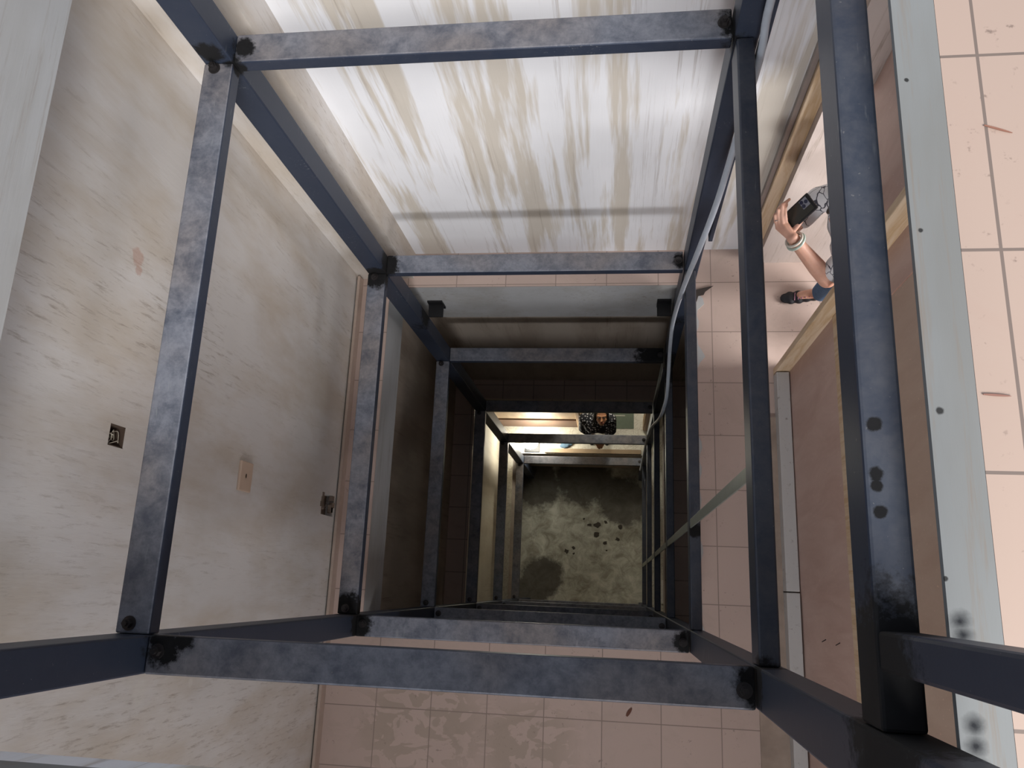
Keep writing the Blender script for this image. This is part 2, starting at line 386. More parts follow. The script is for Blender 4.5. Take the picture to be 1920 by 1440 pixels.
# upper storey walls, out of the photograph but around the camera
# pit
pit = G()
pit.box((-1.375, -0.28, Z(DP) - 0.2), (0.44, 1.733, Z(DP)))
mp = MT('pit_concrete', 0.7)
n1 = mp.noise(mp.map(), 6, 6, 0.7, 0.6); c = mp.mix(mp.ramp(n1, [(0.35, 0), (0.65, 1)]), (0.50, 0.50, 0.43), (0.22, 0.21, 0.165))
dark_blots = mp.spots([((-1.05, 0.12, Z(DP)), 0.34), ((-1.2, -0.1, Z(DP)), 0.3), ((0.1, 1.25, Z(DP)), 0.42), ((-0.5, 1.6, Z(DP)), 0.5), ((-1.2, 1.5, Z(DP)), 0.45)], 0.45, 5, 0.25)  # mask of dark irregular blots on the pit floor
c = mp.mix(mp.math('MULTIPLY', dark_blots, 0.85), c, (0.035, 0.028, 0.02)); mp.color(c)
struct(pit.build('floor_pit', mp.m))
g = G()
g.box((-1.475, -0.38, Z(DP)), (-1.375, 1.833, Z(D4) - 0.30)); g.box((0.44, -0.38, Z(DP)), (0.54, 1.833, Z(D4) - 0.30))
g.box((-1.375, 1.733, Z(DP)), (0.44, 1.833, Z(D4) - 0.30)); g.box((-1.375, -0.38, Z(DP)), (0.44, -0.28, Z(D4) - 0.30))
struct(g.build('wall_pit', ma_low))

# torn mortar along the right edge of the landing opening
g = G(); pts = []
y = -0.28
while y < 1.70:
    pts.append((0.440 + abs(noise.noise(Vector((y*7, 3, 0))))*0.05 + 0.006, y)); y += 0.035
for k in (1.30, 1.62): pts = [((p[0] + 0.055*max(0, 1-abs(p[1]-k)/0.06)), p[1]) for p in pts]
poly = [(0.43, -0.28)] + pts + [(0.43, 1.70)]
g.prism(poly, 0.006, Matrix.Translation((0, 0, Z(D2))))
struct(g.build('trim_%d' % tr, ma_slab)); tr += 1
# mortar ledge beside the partition
trim((0.725, -3.5, Z(D2)), (0.865, 0.95, Z(D2) + 0.012), plain('dusty_mortar', (0.40, 0.31, 0.25), 0.8, 0, 0.3, 9))

# ------------------------------------------------------------------ partition with doorway on the landing
t = thing('plywood_partition', (0.94, -1.0, Z(D2)), 'reddish plywood partition with a wood rail and a grey rusty curb at its foot, beside the tiled landing', 'partition')
G().box((0.94, -3.59, Z(D2)), (0.965, 0.018, Z(3.40))).build('panel', ma_ply, t)
G().box((0.937, 0.014, Z(D2)), (0.965, 1.19, Z(3.40))).build('panel', ma_ply, t)
G().box((0.932, -3.59, Z(3.40)), (0.97, 1.19, Z(3.33))).build('rail', ma_wood, t, bevel=0.003)
G().box((0.94, -3.59, Z(3.33)), (0.965, 1.02, Z(1.201))).build('upper_panel', ma_ply2, t)
G().box((0.94, 1.026, Z(3.33)), (0.965, 1.19, Z(1.201))).build('upper_panel', ma_ply, t)
G().box((0.945, 1.226, Z(2.73)), (0.965, 1.861, Z(1.201))).build('added_header', ma_ply, t)  # added above the doorway to darken that gap and block the room light
tag(G().box((0.865, -3.59, Z(D2)), (0.932, 0.02, Z(D2) + 0.09)).build('curb', ma_curb, t, bevel=0.004), 'grey rust-speckled curb')
tag(G().box((0.865, 0.026, Z(D2)), (0.932, 1.185, Z(D2) + 0.09)).build('curb', ma_curb, t, bevel=0.004), 'grey rust-speckled curb')
for y, z, l in ((-0.18, 3.85, .05), (-0.18, 3.62, .05), (-0.42, 3.85, .05)):
    g = G(); g.cone((0.939, y, Z(z)), (0.922, y - .01, Z(z) + .002), 0.0022, 0.0018, 8); g.build('nail', ma_bolt, t)
df = thing('door_jamb', (0.90, 1.21, Z(D2)), 'pale timber door jamb at the near side of the doorway on the landing', 'door jamb')
G().box((0.865, 1.19, Z(D2)), (0.965, 1.225, Z(1.201))).build('post', ma_wood, df, bevel=0.004)
G().box((0.885, 1.2255, Z(D2)), (0.935, 1.238, Z(1.201))).build('stop', ma_ply2, df)
df2 = thing('door_jamb', (0.76, 1.92, Z(D2)), 'orange timber door jamb with a grey metal edge, fixed to the rear wall', 'door jamb')
G().box((0.735, 1.905, Z(D2)), (0.80, 1.949, Z(1.201))).build('post', ma_wood, df2, bevel=0.003)
tag(G().box((0.712, 1.925, Z(D2)), (0.733, 1.949, Z(1.201))).build('edge', plain('metal_edge', (0.32, 0.28, 0.26), 0.4, 0.3), df2), 'grey metal edge')

# ------------------------------------------------------------------ the steel frame
fr = thing('elevator_shaft_frame', (-0.43, 0.7, Z(DP)), 'dark blue-grey steel lift frame of square posts and bolted cross beams standing in the shaft', 'steel frame')
def part(name, lo, hi, mat=ma_steel, bevel=0.005, parent=None, label=None):
    o = G().box(lo, hi).build(name, mat, parent or fr, bevel=bevel)
    if label: tag(o, label)
    return o
TOP = Z(0.25)
for x0, x1, ya, yb in ((XL0, XL1, YB0, YB1), (XR0, 0.40, YB0, YB1), (XL0, XL1, YF0, YF1), (XR0, 0.40, YF0, YF1)):
    part('post', (x0, ya, Z(DP)), (x1, yb, TOP), ma_steel2)
def bolt(x, y, z, parent):
    g = G(); n = 6
    pts = [(math.cos(a)*0.013, math.sin(a)*0.013) for a in [i*math.pi/3 for i in range(6)]]
    g.prism([(math.cos(i*math.pi/8)*0.019, math.sin(i*math.pi/8)*0.019) for i in range(16)], 0.003)
    g.prism(pts, 0.014, Matrix.Translation((0, 0, 0.003)))
    g.prism([(math.cos(i*math.pi/6)*0.007, math.sin(i*math.pi/6)*0.007) for i in range(12)], 0.008, Matrix.Translation((0, 0, 0.017)))
    return g.build('bolt', ma_bolt, parent, org=(0, 0, 0)) if False else _place(g, x, y, z, parent)
def _place(g, x, y, z, parent):
    bmesh.ops.translate(g.bm, verts=g.bm.verts, vec=(x, y, z)); return g.build('bolt', ma_bolt, parent)
for i, d in enumerate(RD):
    z = Z(d)
    b = part('cross_beam', (XL1 + 0.001, YB0, z - 0.05), (XR0 - 0.005, YB1, z)); bolt(0.302, 1.60, z, b)
    b2 = part('cross_beam', (XL1 + 0.001, YF0, z - 0.05), (XR0 - 0.005, YF1, z)); bolt(0.300, -0.215, z, b2); bolt(-1.165, -0.20, z, b2)
    b3 = part('cross_beam', (XL0, YF1 + 0.001, z - 0.05), (XL1, YB0 - 0.001, z)); bolt(-1.255, 1.53, z, b3); bolt(-1.255, -0.135, z, b3)
    part('side_rail', (0.335, YF1 + 0.001, z - 0.10), (0.385, YB0 - 0.001, z), ma_rail, label='right-hand rail set on edge')
part('side_rail', (0.335, YF1 + 0.001, Z(1.205)), (0.391, YB0 - 0.001, Z(1.117)), ma_rail, label='uppermost right-hand rail near the camera, with weld burns')
part('stub_post', (0.337, -0.088, Z(1.117)), (0.389, -0.038, TOP), ma_steel2, label='short post rising from the top right-hand rail')
for i in range(len(RD) - 1):
    part('strap', (0.338, 0.285, Z(RD[i+1] + 0.02)), (0.344, 0.325, Z(RD[i] + 0.04)), ma_conduit if False else plain('strap_steel', (0.24, 0.27, 0.24), 0.4, 0.4), 0.001, label='thin upright flat bar')
part('angle_strip', (0.412, 1.556, Z(3.4)), (0.43, 1.60, TOP), ma_steel, 0.002, label='slim steel strip beside the right rear post')
for x0, x1 in ((-1.196, -1.10), (0.245, 0.33)):       # wall brackets below the landing
    g = G(); g.box((x0, 1.640 if x0 < 0 else 1.64, Z(4.66)), (x1, 1.732, Z(4.65))); g.box((x0, 1.72, Z(4.72)), (x1, 1.732, Z(4.60)))
    o = g.build('wall_bracket', plain('burnt_bracket', (0.012, 0.012, 0.014), 0.5, 0.3), fr); tag(o, 'small blackened angle bracket')

# ------------------------------------------------------------------ conduit
def smooth(pts, n=6):
    pts = [Vector(p) for p in pts]; out = []
    for i in range(len(pts)-1):
        p0 = pts[max(i-1,0)]; p1 = pts[i]; p2 = pts[i+1]; p3 = pts[min(i+2, len(pts)-1)]
        for k in range(n):
            t = k/n
            out.append(0.5*((2*p1) + (p2-p0)*t + (2*p0-5*p1+4*p2-p3)*t*t + (3*p1-p0-3*p2+p3)*t**3))
    out.append(pts[-1]); return out
cp = [(0.408, 1.505, Z(0.9)), (0.408, 1.505, Z(1.2)), (0.394, 1.51, Z(1.8)), (0.403, 1.50, Z(2.02)), (0.399, 1.50, Z(2.404)), (0.372, 1.43, Z(2.76)), (0.330, 1.36, Z(3.06)),
      (0.317, 1.43, Z(3.68)), (0.318, 1.49, Z(4.34)), (0.318, 1.42, Z(4.6)), (0.318, 1.30, Z(4.76)), (0.322, 1.22, Z(5.0)), (0.318, 1.20, Z(5.3)), (0.317, 1.24, Z(5.8)),
      (0.314, 1.42, Z(7.0)), (0.312, 1.44, Z(7.4)), (0.305, 1.46, Z(8.0)), (0.312, 1.50, Z(8.9)), (0.312, 1.50, Z(10.2))]
o = G().tube(smooth(cp), 0.0115, 12).build('electrical_conduit', ma_conduit, smooth=True)
tag(o, 'pale grey flexible conduit running down the right rear post of the frame', 'conduit')

# ------------------------------------------------------------------ wall fittings
t = thing('blank_switch_plate', (WL, 0.402, Z(3.17)), 'beige blank switch plate on the left wall', 'switch plate')
G().box((WL, 0.340, Z(3.225)), (WL + 0.012, 0.465, Z(3.115))).build('plate', plain('beige_plastic', (0.62, 0.47, 0.36), 0.4, 0, 0.05), t, bevel=0.003)
G().box((WL + 0.010, 0.396, Z(3.172)), (WL + 0.012, 0.414, Z(3.162))).build('slot', plain('slot_brown', (0.20, 0.12, 0.08), 0.5), t)
t = thing('junction_box', (WL, 0.408, Z(2.28)), 'open junction box with loose wires sunk in the left wall', 'junction box')
g = G(); y0, y1, z0, z1 = HB; e = 0.004; dx = 0.06
g.box((WL - dx, y0, z0), (WL - dx + e, y1, z1)); g.box((WL - dx, y0, z0), (WL - 0.002, y0 + e, z1)); g.box((WL - dx, y1 - e, z0), (WL - 0.002, y1, z1))
g.box((WL - dx, y0, z0), (WL - 0.002, y1, z0 + e)); g.box((WL - dx, y0, z1 - e), (WL - 0.002, y1, z1))
g.build('box', plain('box_brown', (0.10, 0.065, 0.045), 0.7), t)
def wires(parent, cx, cy, cz, r, n, seed, mat):
    rnd = random.Random(seed)
    for k in range(n):
        p = [(cx - 0.04, cy + rnd.uniform(-r, r), cz + rnd.uniform(-r, r))]
        for j in range(4): p.append((cx - 0.03 + j*0.012, cy + rnd.uniform(-r, r), cz + rnd.uniform(-r, r)))
        G().tube(smooth(p, 5), 0.0016, 6).build('wire', mat, parent, smooth=True)
ma_wire = plain('wire_cream', (0.55, 0.50, 0.40), 0.5)
wires(t, WL - 0.01, 0.408, Z(2.28), 0.026, 5, 3, ma_wire)
t = thing('broken_box_hole', (WL, 0.39, Z(4.19)), 'ragged socket hole with a frayed wire low on the left wall', 'socket hole')
g = G(); y0, y1, z0, z1 = H2
g.box((WL - 0.05, y0, z0), (WL - 0.045, y1, z1))
random.seed(4)
for k in range(9):
    yy = random.uniform(y0 - .01, y1); zz = random.choice((z0 - .0, z1 - .02)) + random.uniform(-.01, .02)
    g.box((WL - 0.02, yy, zz), (WL + 0.003, yy + 0.028, zz + 0.026), None)
g.build('rubble_rim', plain('broken_plaster', (0.24, 0.18, 0.14), 0.9, 0, 0.4), t)
wires(t, WL + 0.01, 0.40, Z(4.17), 0.035, 3, 8, plain('wire_dark', (0.10, 0.08, 0.07), 0.5))

# ------------------------------------------------------------------ litter
def leaf(name, p, L, W, rot, col, label, cat, lift=0.002):
    g = G(); n = 10; pts = []
    for i in range(n+1): x = -L/2 + L*i/n; pts.append((x, W/2*math.sin(math.pi*min(1, 0.12 + 0.88*i/n))**0.6))
    pts += [(x, -y*0.8) for x, y in reversed(pts)]
    g.prism(pts, 0.0015); o = g.build(name, plain(name + '_brown', col, 0.8), None)
    o.location = (p.x, p.y, p.z + lift); o.rotation_euler = (0.03, 0.02, rot)
    return tag(o, label, cat)
leaf('dry_leaf', at(1180, 1335, D2), 0.05, 0.018, 1.0, (0.13, 0.05, 0.03), 'small dark dry leaf on the landing tiles in front of the frame', 'leaf')
leaf('twig', at(1870, 244, D1), 0.038, 0.0028, -0.35, (0.28, 0.13, 0.09), 'straight brown twig on the upper tiles, nearer the top edge', 'twig')
leaf('twig', at(1868, 742, D1), 0.034, 0.003, -0.06, (0.26, 0.13, 0.10), 'slightly curved brown twig on the upper tiles, the lower of two', 'twig')

names = ['largest dark flake', 'dark flake']
fl = [((1120, 985), 14), ((1118, 1001), 14), ((1134, 1018), 10), ((1062, 1033), 11), ((1075, 1027), 7), ((1158, 1011), 9), ((1136, 979), 8), ((1105, 984), 8), ((1095, 973), 5), ((1163, 988), 10), ((1076, 1038), 5), ((1137, 1032), 5)]
flab = ['broad dark flake near the middle of the pit floor', 'squarish dark flake just in front of the broad one on the pit floor', 'dark flake to the right and in front of the squarish one', 'dark chunk on the left of the pit floor',
        'small dark chip right behind the left chunk on the pit floor', 'dark flake on the right side of the pit floor', 'thin dark sliver pointing away from the broad flake', 'thin dark flake touching the left tip of the broad one',
        'smallest dark chip behind the broad flake on the pit floor', 'faint dark flake nearest the right beam on the pit floor', 'tiny chip just in front of the left chunk', 'tiny chip in front of the flakes at mid pit floor']
ma_fl = plain('flake_dark', (0.05, 0.04, 0.03), 0.8)
rnd = random.Random(5)
for (p, s), lb in zip(fl, flab):
    q = at(p[0], p[1], DP); r = s/2/F*DP
    g = G(); n = 9
    g.prism([(r*rnd.uniform(.55, 1.15)*math.cos(2*math.pi*i/n), r*0.8*rnd.uniform(.5, 1.2)*math.sin(2*math.pi*i/n)) for i in range(n)], 0.006)
    o = g.build('paint_flake', ma_fl); o.location = (q.x, q.y, Z(DP) + 0.001); tag(o, lb, 'debris', 'dark flakes on the pit floor')

g = G(); _q = [at(x, y, D2) for x, y in ((1302, 545), (1337, 537), (1322, 548), (1319, 554), (1309, 556), (1306, 566), (1301, 570))]
g.prism([(p.x, p.y) for p in _q], 0.005, Matrix.Translation((0, 0, Z(D2) + 0.0065)))
tag(g.build('notch_patch', plain('notch_dark', (0.045, 0.035, 0.03), 0.8)), 'dark jagged patch standing for a notch at the rear right corner of the landing opening', 'debris')  # flat dark sheet stands in for the shaded notch in the slab edge
# ------------------------------------------------------------------ ground storey
GY = 2.12
struct(G().box((-1.57, GY, Z(D4)), (-0.50, GY + 0.08, Z(D3) - 0.26)).build('wall_back_ground', ply('ground_panel', (0.40, 0.30, 0.20), (0.30, 0.21, 0.14), 2)))
struct(G().box((0.42, GY, Z(D4)), (4.0, GY + 0.08, Z(D3) - 0.26)).build('wall_back_ground_right', ma_cream))
struct(G().box((-1.75, 4.4, Z(D4)), (4.15, 4.5, Z(D3) - 0.26)).build('wall_far_ground', ma_cream))
trim((-1.57, GY - 0.02, Z(D4)), (-0.50, GY, Z(10.02)), plain('dark_skirting', (0.12, 0.065, 0.04), 0.5))
struct(G().box((-1.75, 2.1, Z(D3) - 0.26), (4.15, 4.5, Z(D3) - 0.16)).build('ceiling_ground', ma_cream))
for i, (x, lb) in enumerate(((-0.47, 'left timber jamb of the lit ground doorway behind the frame'), (0.39, 'right timber jamb of the lit ground doorway behind the frame'))):
    t = thing('door_jamb', (x, GY, Z(D4)), lb, 'door jamb')
    G().box((x - 0.035, GY - 0.05, Z(D4)), (x + 0.03, GY + 0.09, Z(8.2))).build('post', ma_wood, t, bevel=0.004)
    G().box((x - 0.01, GY - 0.06, Z(D4)), (x + 0.01, GY - 0.05, Z(8.2))).build('stop', ma_ply2, t)
t = thing('door_mat', (0.02, 2.4, Z(D4)), 'grey-green floor mat on the marble tiles beside the woman below', 'mat')
G().box((-0.22, 2.09, Z(D4)), (0.235, 2.75, Z(D4) + 0.008)).build('mat', plain('mat_green', (0.16, 0.20, 0.16), 0.9), t, bevel=0.002)
G().box((-0.05, 2.26, Z(D4) + 0.0082), (0.12, 2.275, Z(D4) + 0.0095)).build('stripe', plain('mat_stripe', (0.5, 0.5, 0.45), 0.8), t)
o = G().box((-0.95, 1.742, Z(D4)), (0.33, 1.80, Z(D4) + 0.045)).build('timber_plank', plain('plank', (0.34, 0.25, 0.16), 0.7), bevel=0.003)
tag(o, 'narrow timber plank lying along the rear edge of the pit', 'plank')
o = G().box((0.58, -0.15, Z(D4)), (0.85, 0.14, Z(D4) + 0.02)).build('white_floor_patch', plain('patch_white', (0.75, 0.73, 0.68), 0.6), bevel=0.002)  # white sheet added in place of brightly lit floor
tag(o, 'small white patch standing for brightly lit ground floor, right of the frame', 'floor patch')
lt = thing('work_lamp', (-1.33, 1.88, Z(D4)), 'glaring work lamp on the ground floor by the left rear corner of the pit', 'lamp')
G().box((-1.22, 1.75, Z(D4)), (-1.02, 1.91, Z(D4) + 0.02)).build('base', plain('lamp_black', (0.02, 0.02, 0.02), 0.5), lt, bevel=0.004)
g = G(); g.cone((-1.12, 1.83, Z(D4) + 0.02), (-1.12, 1.83, Z(D4) + 0.18), 0.008, 0.008, 10); g.build('stem', ma_bolt, lt, smooth=True)
me = MT('lamp_glow', 0.5); me.b.inputs['Emission Color'].default_value = (1, 0.97, 0.86, 1); me.b.inputs['Emission Strength'].default_value = 30; me.color((0.9, 0.9, 0.8))
g = G(); g.ell((-1.12, 1.83, Z(D4) + 0.24), (0.10, 0.085, 0.06)); g.build('bulb', me.m, lt, smooth=True)
pl = bpy.data.lights.new('lamp_light', 'POINT'); pl.energy = 14; pl.shadow_soft_size = 0.09; pl.color = (1.0, 0.93, 0.76)
po = bpy.data.objects.new('lamp_light', pl); C.objects.link(po); po.location = (-0.95, 1.87, Z(D4) + 0.36)
# ceiling lamp of the ground room beyond the doorway
cl = thing('ceiling_lamp', (0.0, 3.0, Z(D3) - 0.32), 'round ceiling lamp over the marble floor beyond the ground doorway', 'lamp')
g = G(); g.ell((0.0, 3.0, Z(D3) - 0.31), (0.14, 0.14, 0.05)); g.build('shade', me.m, cl, smooth=True)
pl = bpy.data.lights.new('ceiling_light', 'POINT'); pl.energy = 24; pl.shadow_soft_size = 0.12; pl.color = (1.0, 0.93, 0.8)
po = bpy.data.objects.new('ceiling_light', pl); C.objects.link(po); po.location = (0.0, 2.95, Z(D3) - 0.45)

#PEOPLE
# ------------------------------------------------------------------ people
def V(x, y, d): return Vector((x, y, Z(d)))
ma_skin = MT('skin_light', 0.5); ma_skin.b.inputs['Subsurface Weight'].default_value = 0.1
ma_skin.b.inputs['Subsurface Radius'].default_value = (0.01, 0.004, 0.002)
ma_skin.color(ma_skin.mix(ma_skin.ramp(ma_skin.noise(ma_skin.map(), 25, 3), [(0.35, 0), (0.65, 1)]), (0.72, 0.42, 0.31), (0.66, 0.36, 0.26))); ma_skin = ma_skin.m
ma_skin2 = plain('skin_tan', (0.55, 0.27, 0.15), 0.5, 0, 0.1, 30)
ma_hair = plain('hair_black', (0.012, 0.010, 0.010), 0.45, 0, 0.4, 60)
mc = MT('crackle_shirt', 0.8)
vo = mc.N.new('ShaderNodeTexVoronoi'); vo.feature = 'DISTANCE_TO_EDGE'; vo.inputs['Scale'].default_value = 17
wv = mc.N.new('ShaderNodeVectorMath'); wv.operation = 'ADD'; nn = mc.N.new('ShaderNodeTexNoise'); nn.inputs['Scale'].default_value = 14; mc.L.new(mc.pos, nn.inputs['Vector'])
sv = mc.N.new('ShaderNodeVectorMath'); sv.operation = 'SCALE'; mc.L.new(nn.outputs['Color'], sv.inputs[0]); sv.inputs['Scale'].default_value = 0.06
mc.L.new(mc.pos, wv.inputs[0]); mc.L.new(sv.outputs[0], wv.inputs[1]); mc.L.new(wv.outputs[0], vo.inputs['Vector'])
mc.color(mc.mix(mc.ramp(vo.outputs['Distance'], [(0.018, 1.0), (0.035, 0.0)]), (0.80, 0.80, 0.82), (0.06, 0.06, 0.08)))
md = MT('dotted_shirt', 0.8)
v2 = md.N.new('ShaderNodeTexVoronoi'); v2.feature = 'F1'; v2.inputs['Scale'].default_value = 32; v2.inputs['Randomness'].default_value = 0.55; md.L.new(md.pos, v2.inputs['Vector'])
md.color(md.mix(md.ramp(v2.outputs['Distance'], [(0.28, 1.0), (0.36, 0.0)]), (0.012, 0.012, 0.018), (0.62, 0.62, 0.66)))
ma_jean = plain('blue_denim', (0.07, 0.16, 0.30), 0.85, 0, 0.3, 80)
ma_trouser = plain('grey_trousers', (0.22, 0.24, 0.24), 0.85, 0, 0.2, 40)
ma_shoe = plain('black_shoe', (0.008, 0.009, 0.014), 0.55, 0, 0.4, 60)
ma_lace = plain('pink_lace', (0.42, 0.20, 0.28), 0.7)
ma_eye = plain('eye_white', (0.75, 0.72, 0.68), 0.2, 0, 0.02); ma_iris = plain('iris_dark', (0.02, 0.012, 0.01), 0.15, 0, 0.02)
ma_lip = plain('lip_red', (0.36, 0.10, 0.08), 0.45, 0, 0.05)

def basis(fwd, up):
    f = Vector(fwd).normalized(); r = f.cross(Vector(up)).normalized(); u = r.cross(f)
    return Matrix((r, f, u)).transposed()          # columns right, forward, up
def head_shapes(g, c, B, k=1.0):
    def p(x, y, z): return Vector(c) + B @ Vector((x*k, y*k, z*k))
    g.ell(p(0, -0.012, 0.028), (0.074*k, 0.092*k, 0.088*k), B)          # skull
    g.ell(p(0, 0.022, -0.035), (0.058*k, 0.062*k, 0.072*k), B)          # face
    g.ell(p(0, 0.052, -0.088), (0.027*k, 0.024*k, 0.020*k), B)          # chin
    for s in (-1, 1):
        g.ell(p(s*0.036, 0.052, -0.030), (0.024*k, 0.024*k, 0.024*k), B)  # cheek
        g.ell(p(s*0.074, -0.006, -0.012), (0.009*k, 0.018*k, 0.030*k), B) # ear
        g.cone(p(s*0.012, 0.080, 0.022), p(s*0.046, 0.066, 0.020), 0.010*k, 0.009*k, 10)  # brow
    g.cone(p(0, 0.080, 0.006), p(0, 0.100, -0.028), 0.008*k, 0.012*k, 12)   # nose
    g.ell(p(0, 0.090, -0.034), (0.018*k, 0.011*k, 0.009*k), B)
    g.ell(p(0, 0.074, -0.060), (0.024*k, 0.014*k, 0.012*k), B)          # mouth mound
def face_bits(parent, c, B, k=1.0):
    def p(x, y, z): return Vector(c) + B @ Vector((x*k, y*k, z*k))
    for s in (-1, 1):
        e = G().ell(p(s*0.030, 0.0705, 0.000), (0.0135*k, 0.009*k, 0.0075*k), B).build('eye', ma_eye, parent, smooth=True)
        G().ell(p(s*0.030, 0.0775, 0.000), (0.006*k, 0.0035*k, 0.006*k), B).build('iris', ma_iris, e, smooth=True)
        G().cone(p(s*0.015, 0.087, 0.020), p(s*0.046, 0.074, 0.019), 0.004*k, 0.002*k, 8).build('eyebrow', ma_hair, parent, smooth=True)
    G().cone(p(-0.018, 0.085, -0.060), p(0.018, 0.085, -0.060), 0.0055*k, 0.0055*k, 10).build('lips', ma_lip, parent, smooth=True)
def hair_cap(parent, c, B, k=1.0, length=0.10):
    def p(x, y, z): return Vector(c) + B @ Vector((x*k, y*k, z*k))
    g = G(); g.ell(p(0, -0.022, 0.042), (0.084*k, 0.094*k, 0.088*k), B); g.ell(p(0, -0.055, -0.01), (0.080*k, 0.062*k, 0.10*k), B)
    for s in (-1, 1): g.cone(p(s*0.070, 0.012, 0.04), p(s*0.076, -0.015, -length), 0.020*k, 0.013*k, 10)
    for i in range(-4, 5): g.cone(p(i*0.016, 0.050 - abs(i)*0.005, 0.092), p(i*0.018, -0.09, 0.02), 0.012*k, 0.014*k, 8)
    o = g.build('hair', ma_hair, None); remesh(o, 0.006, 4); o.parent = parent; o.location = -PW(parent)
    return o
def torso(g, J, e=0.0):
    w = (J['shL'] - J['shR']).normalized()
    for s, sh, hip in ((1, 'shL', 'hipL'), (-1, 'shR', 'hipR')):
        g.cone(J['chest'] + w*s*0.070, J[sh] - w*s*0.02 + Vector((0, 0, -0.005)), 0.088+e, 0.052+e)
        g.cone(J['chest'] + w*s*0.055, J['waist'] + w*s*0.045, 0.098+e, 0.082+e)
        g.cone(J['waist'] + w*s*0.045, J['pelvis'] + w*s*0.060, 0.082+e, 0.098+e)
    g.cone(J['chest'] + Vector((0, 0, 0.06)), J['neck'], 0.070+e, 0.048+e*0.6)
def finger(g, pts, r): g.chain(pts, [r, r*0.97, r*0.9, r*0.8][:len(pts)], 10)
def relaxed_hand(g, wrist, d, n, side, k=1.0, curl=0.5):
    """palm along d, back of the hand towards n, thumb on the side"""
    d = d.normalized(); n = (n - d*n.dot(d)).normalized(); s = d.cross(n)*side
    g.cone(wrist, wrist + d*0.035*k, 0.024*k, 0.020*k)
    for i in range(4):
        b = wrist + d*0.085*k + s*(0.028 - 0.0185*i)*k
        g.cone(wrist + d*0.02*k + s*(0.012 - 0.008*i)*k, b, 0.015*k, 0.0125*k, 10)
        L = (0.072, 0.080, 0.074, 0.058)[i]*k; a = 0.0; q = b; pts = [q]
        for j, fr_ in enumerate((0.45, 0.32, 0.23)):
            a += curl*(0.5 + 0.5*j); q = q + (d*math.cos(a) - n*math.sin(a))*L*fr_; pts.append(q)
        finger(g, pts, 0.0088*k)
    t0 = wrist + d*0.025*k + s*0.022*k
    finger(g, [t0, t0 + (d*0.6 + s*0.7 - n*0.2).normalized()*0.038*k, t0 + (d*0.85 + s*0.55 - n*0.35).normalized()*0.068*k, t0 + (d*0.9 + s*0.3 - n*0.5).normalized()*0.09*k], 0.011*k)
def legs(g, J, e=0.0, full=True):
    for s in 'LR':
        g.cone(J['hip'+s], J['kn'+s], 0.082+e, 0.054+e); g.cone(J['kn'+s], J['kn'+s].lerp(J['an'+s], 0.35), 0.054+e, 0.053+e)
        g.cone(J['kn'+s].lerp(J['an'+s], 0.35), J['an'+s], 0.053+e, 0.036+e*1.3)
def arm(g, J, s, e=0.0, upto=1.0):
    g.cone(J['sh'+s], J['el'+s], 0.047+e, 0.037+e)
    if upto > 0: g.cone(J['el'+s], J['el'+s].lerp(J['wr'+s], 0.3), 0.038+e, 0.037+e); g.cone(J['el'+s].lerp(J['wr'+s], 0.3), J['wr'+s], 0.037+e, 0.024+e)
def shoe(parent, heel, toe, sole=0.012, laces=True):
    ax = (toe - heel); ax.z = 0; L = ax.length; u = ax.normalized(); s = Vector((-u.y, u.x, 0)); z0 = heel.z
    g = G()
    for t, w, h in ((0.10, 0.031, 0.055), (0.28, 0.032, 0.060), (0.45, 0.036, 0.048), (0.62, 0.041, 0.036), (0.80, 0.040, 0.028), (0.90, 0.031, 0.022)):
        g.ell(heel + u*L*t + Vector((0, 0, h*0.5 + 0.008)), (L*0.14, w, h*0.62), basis(s*-1, (0, 0, 1)) if False else Matrix((u, s, Vector((0,0,1)))).transposed())
    o = g.build('shoe', ma_shoe, None); remesh(o, 0.006, 5); o.parent = parent; o.location = -PW(parent)
    if laces:
        for i in range(5):
            c = heel + u*L*(0.40 + 0.075*i) + Vector((0, 0, 0.074 - 0.0085*i))
            G().cone(c - s*0.020, c + s*0.020 + u*0.008, 0.0032, 0.0032, 8).build('lace', ma_lace, o, smooth=True)
    return o
def cloth(parent, name, fn, mat, vox=0.008, sm=5):
    g = G(); fn(g); o = g.build(name, mat, None); remesh(o, vox, sm); o.parent = parent; o.location = -PW(parent); return o

# the person in the doorway of the landing
J = dict(pelvis=V(1.13, 1.47, 3.53), waist=V(1.06, 1.47, 3.36), chest=V(0.985, 1.47, 3.15), neck=V(0.935, 1.47, 3.0), head=V(0.898, 1.47, 2.935),
         shL=V(0.955, 1.33, 3.05), shR=V(0.94, 1.60, 3.05), elL=V(0.872, 1.295, 3.22), wrL=at(1486, 446, 3.01), elR=V(0.845, 1.635, 3.17), wrR=V(0.745, 1.515, 3.20),
         hipL=V(1.15, 1.39, 3.60), hipR=V(1.15, 1.55, 3.60), knL=V(1.20, 1.38, 3.95), anL=V(1.29, 1.37, 4.29), knR=V(1.14, 1.61, 3.95), anR=V(1.125, 1.645, 4.285))
p1 = thing('person', (1.02, 1.47, Z(D2)), 'person in white crackle-print shirt and blue jeans holding a phone in the landing doorway', 'person')
g = G()
torso(g, J); legs(g, J); arm(g, J, 'L'); arm(g, J, 'R')
B1 = basis((-0.45, -0.85, 0.0), (0, 0, 1)); head_shapes(g, J['head'], B1, 0.92)
g.cone(J['neck'] + Vector((0.01, 0, -0.03)), J['head'] + B1 @ Vector((0, -0.02, -0.02)), 0.050, 0.047)
for s in 'LR': g.cone(J['an'+s], J['an'+s] + Vector((-0.10, 0, -0.045)), 0.030, 0.024)
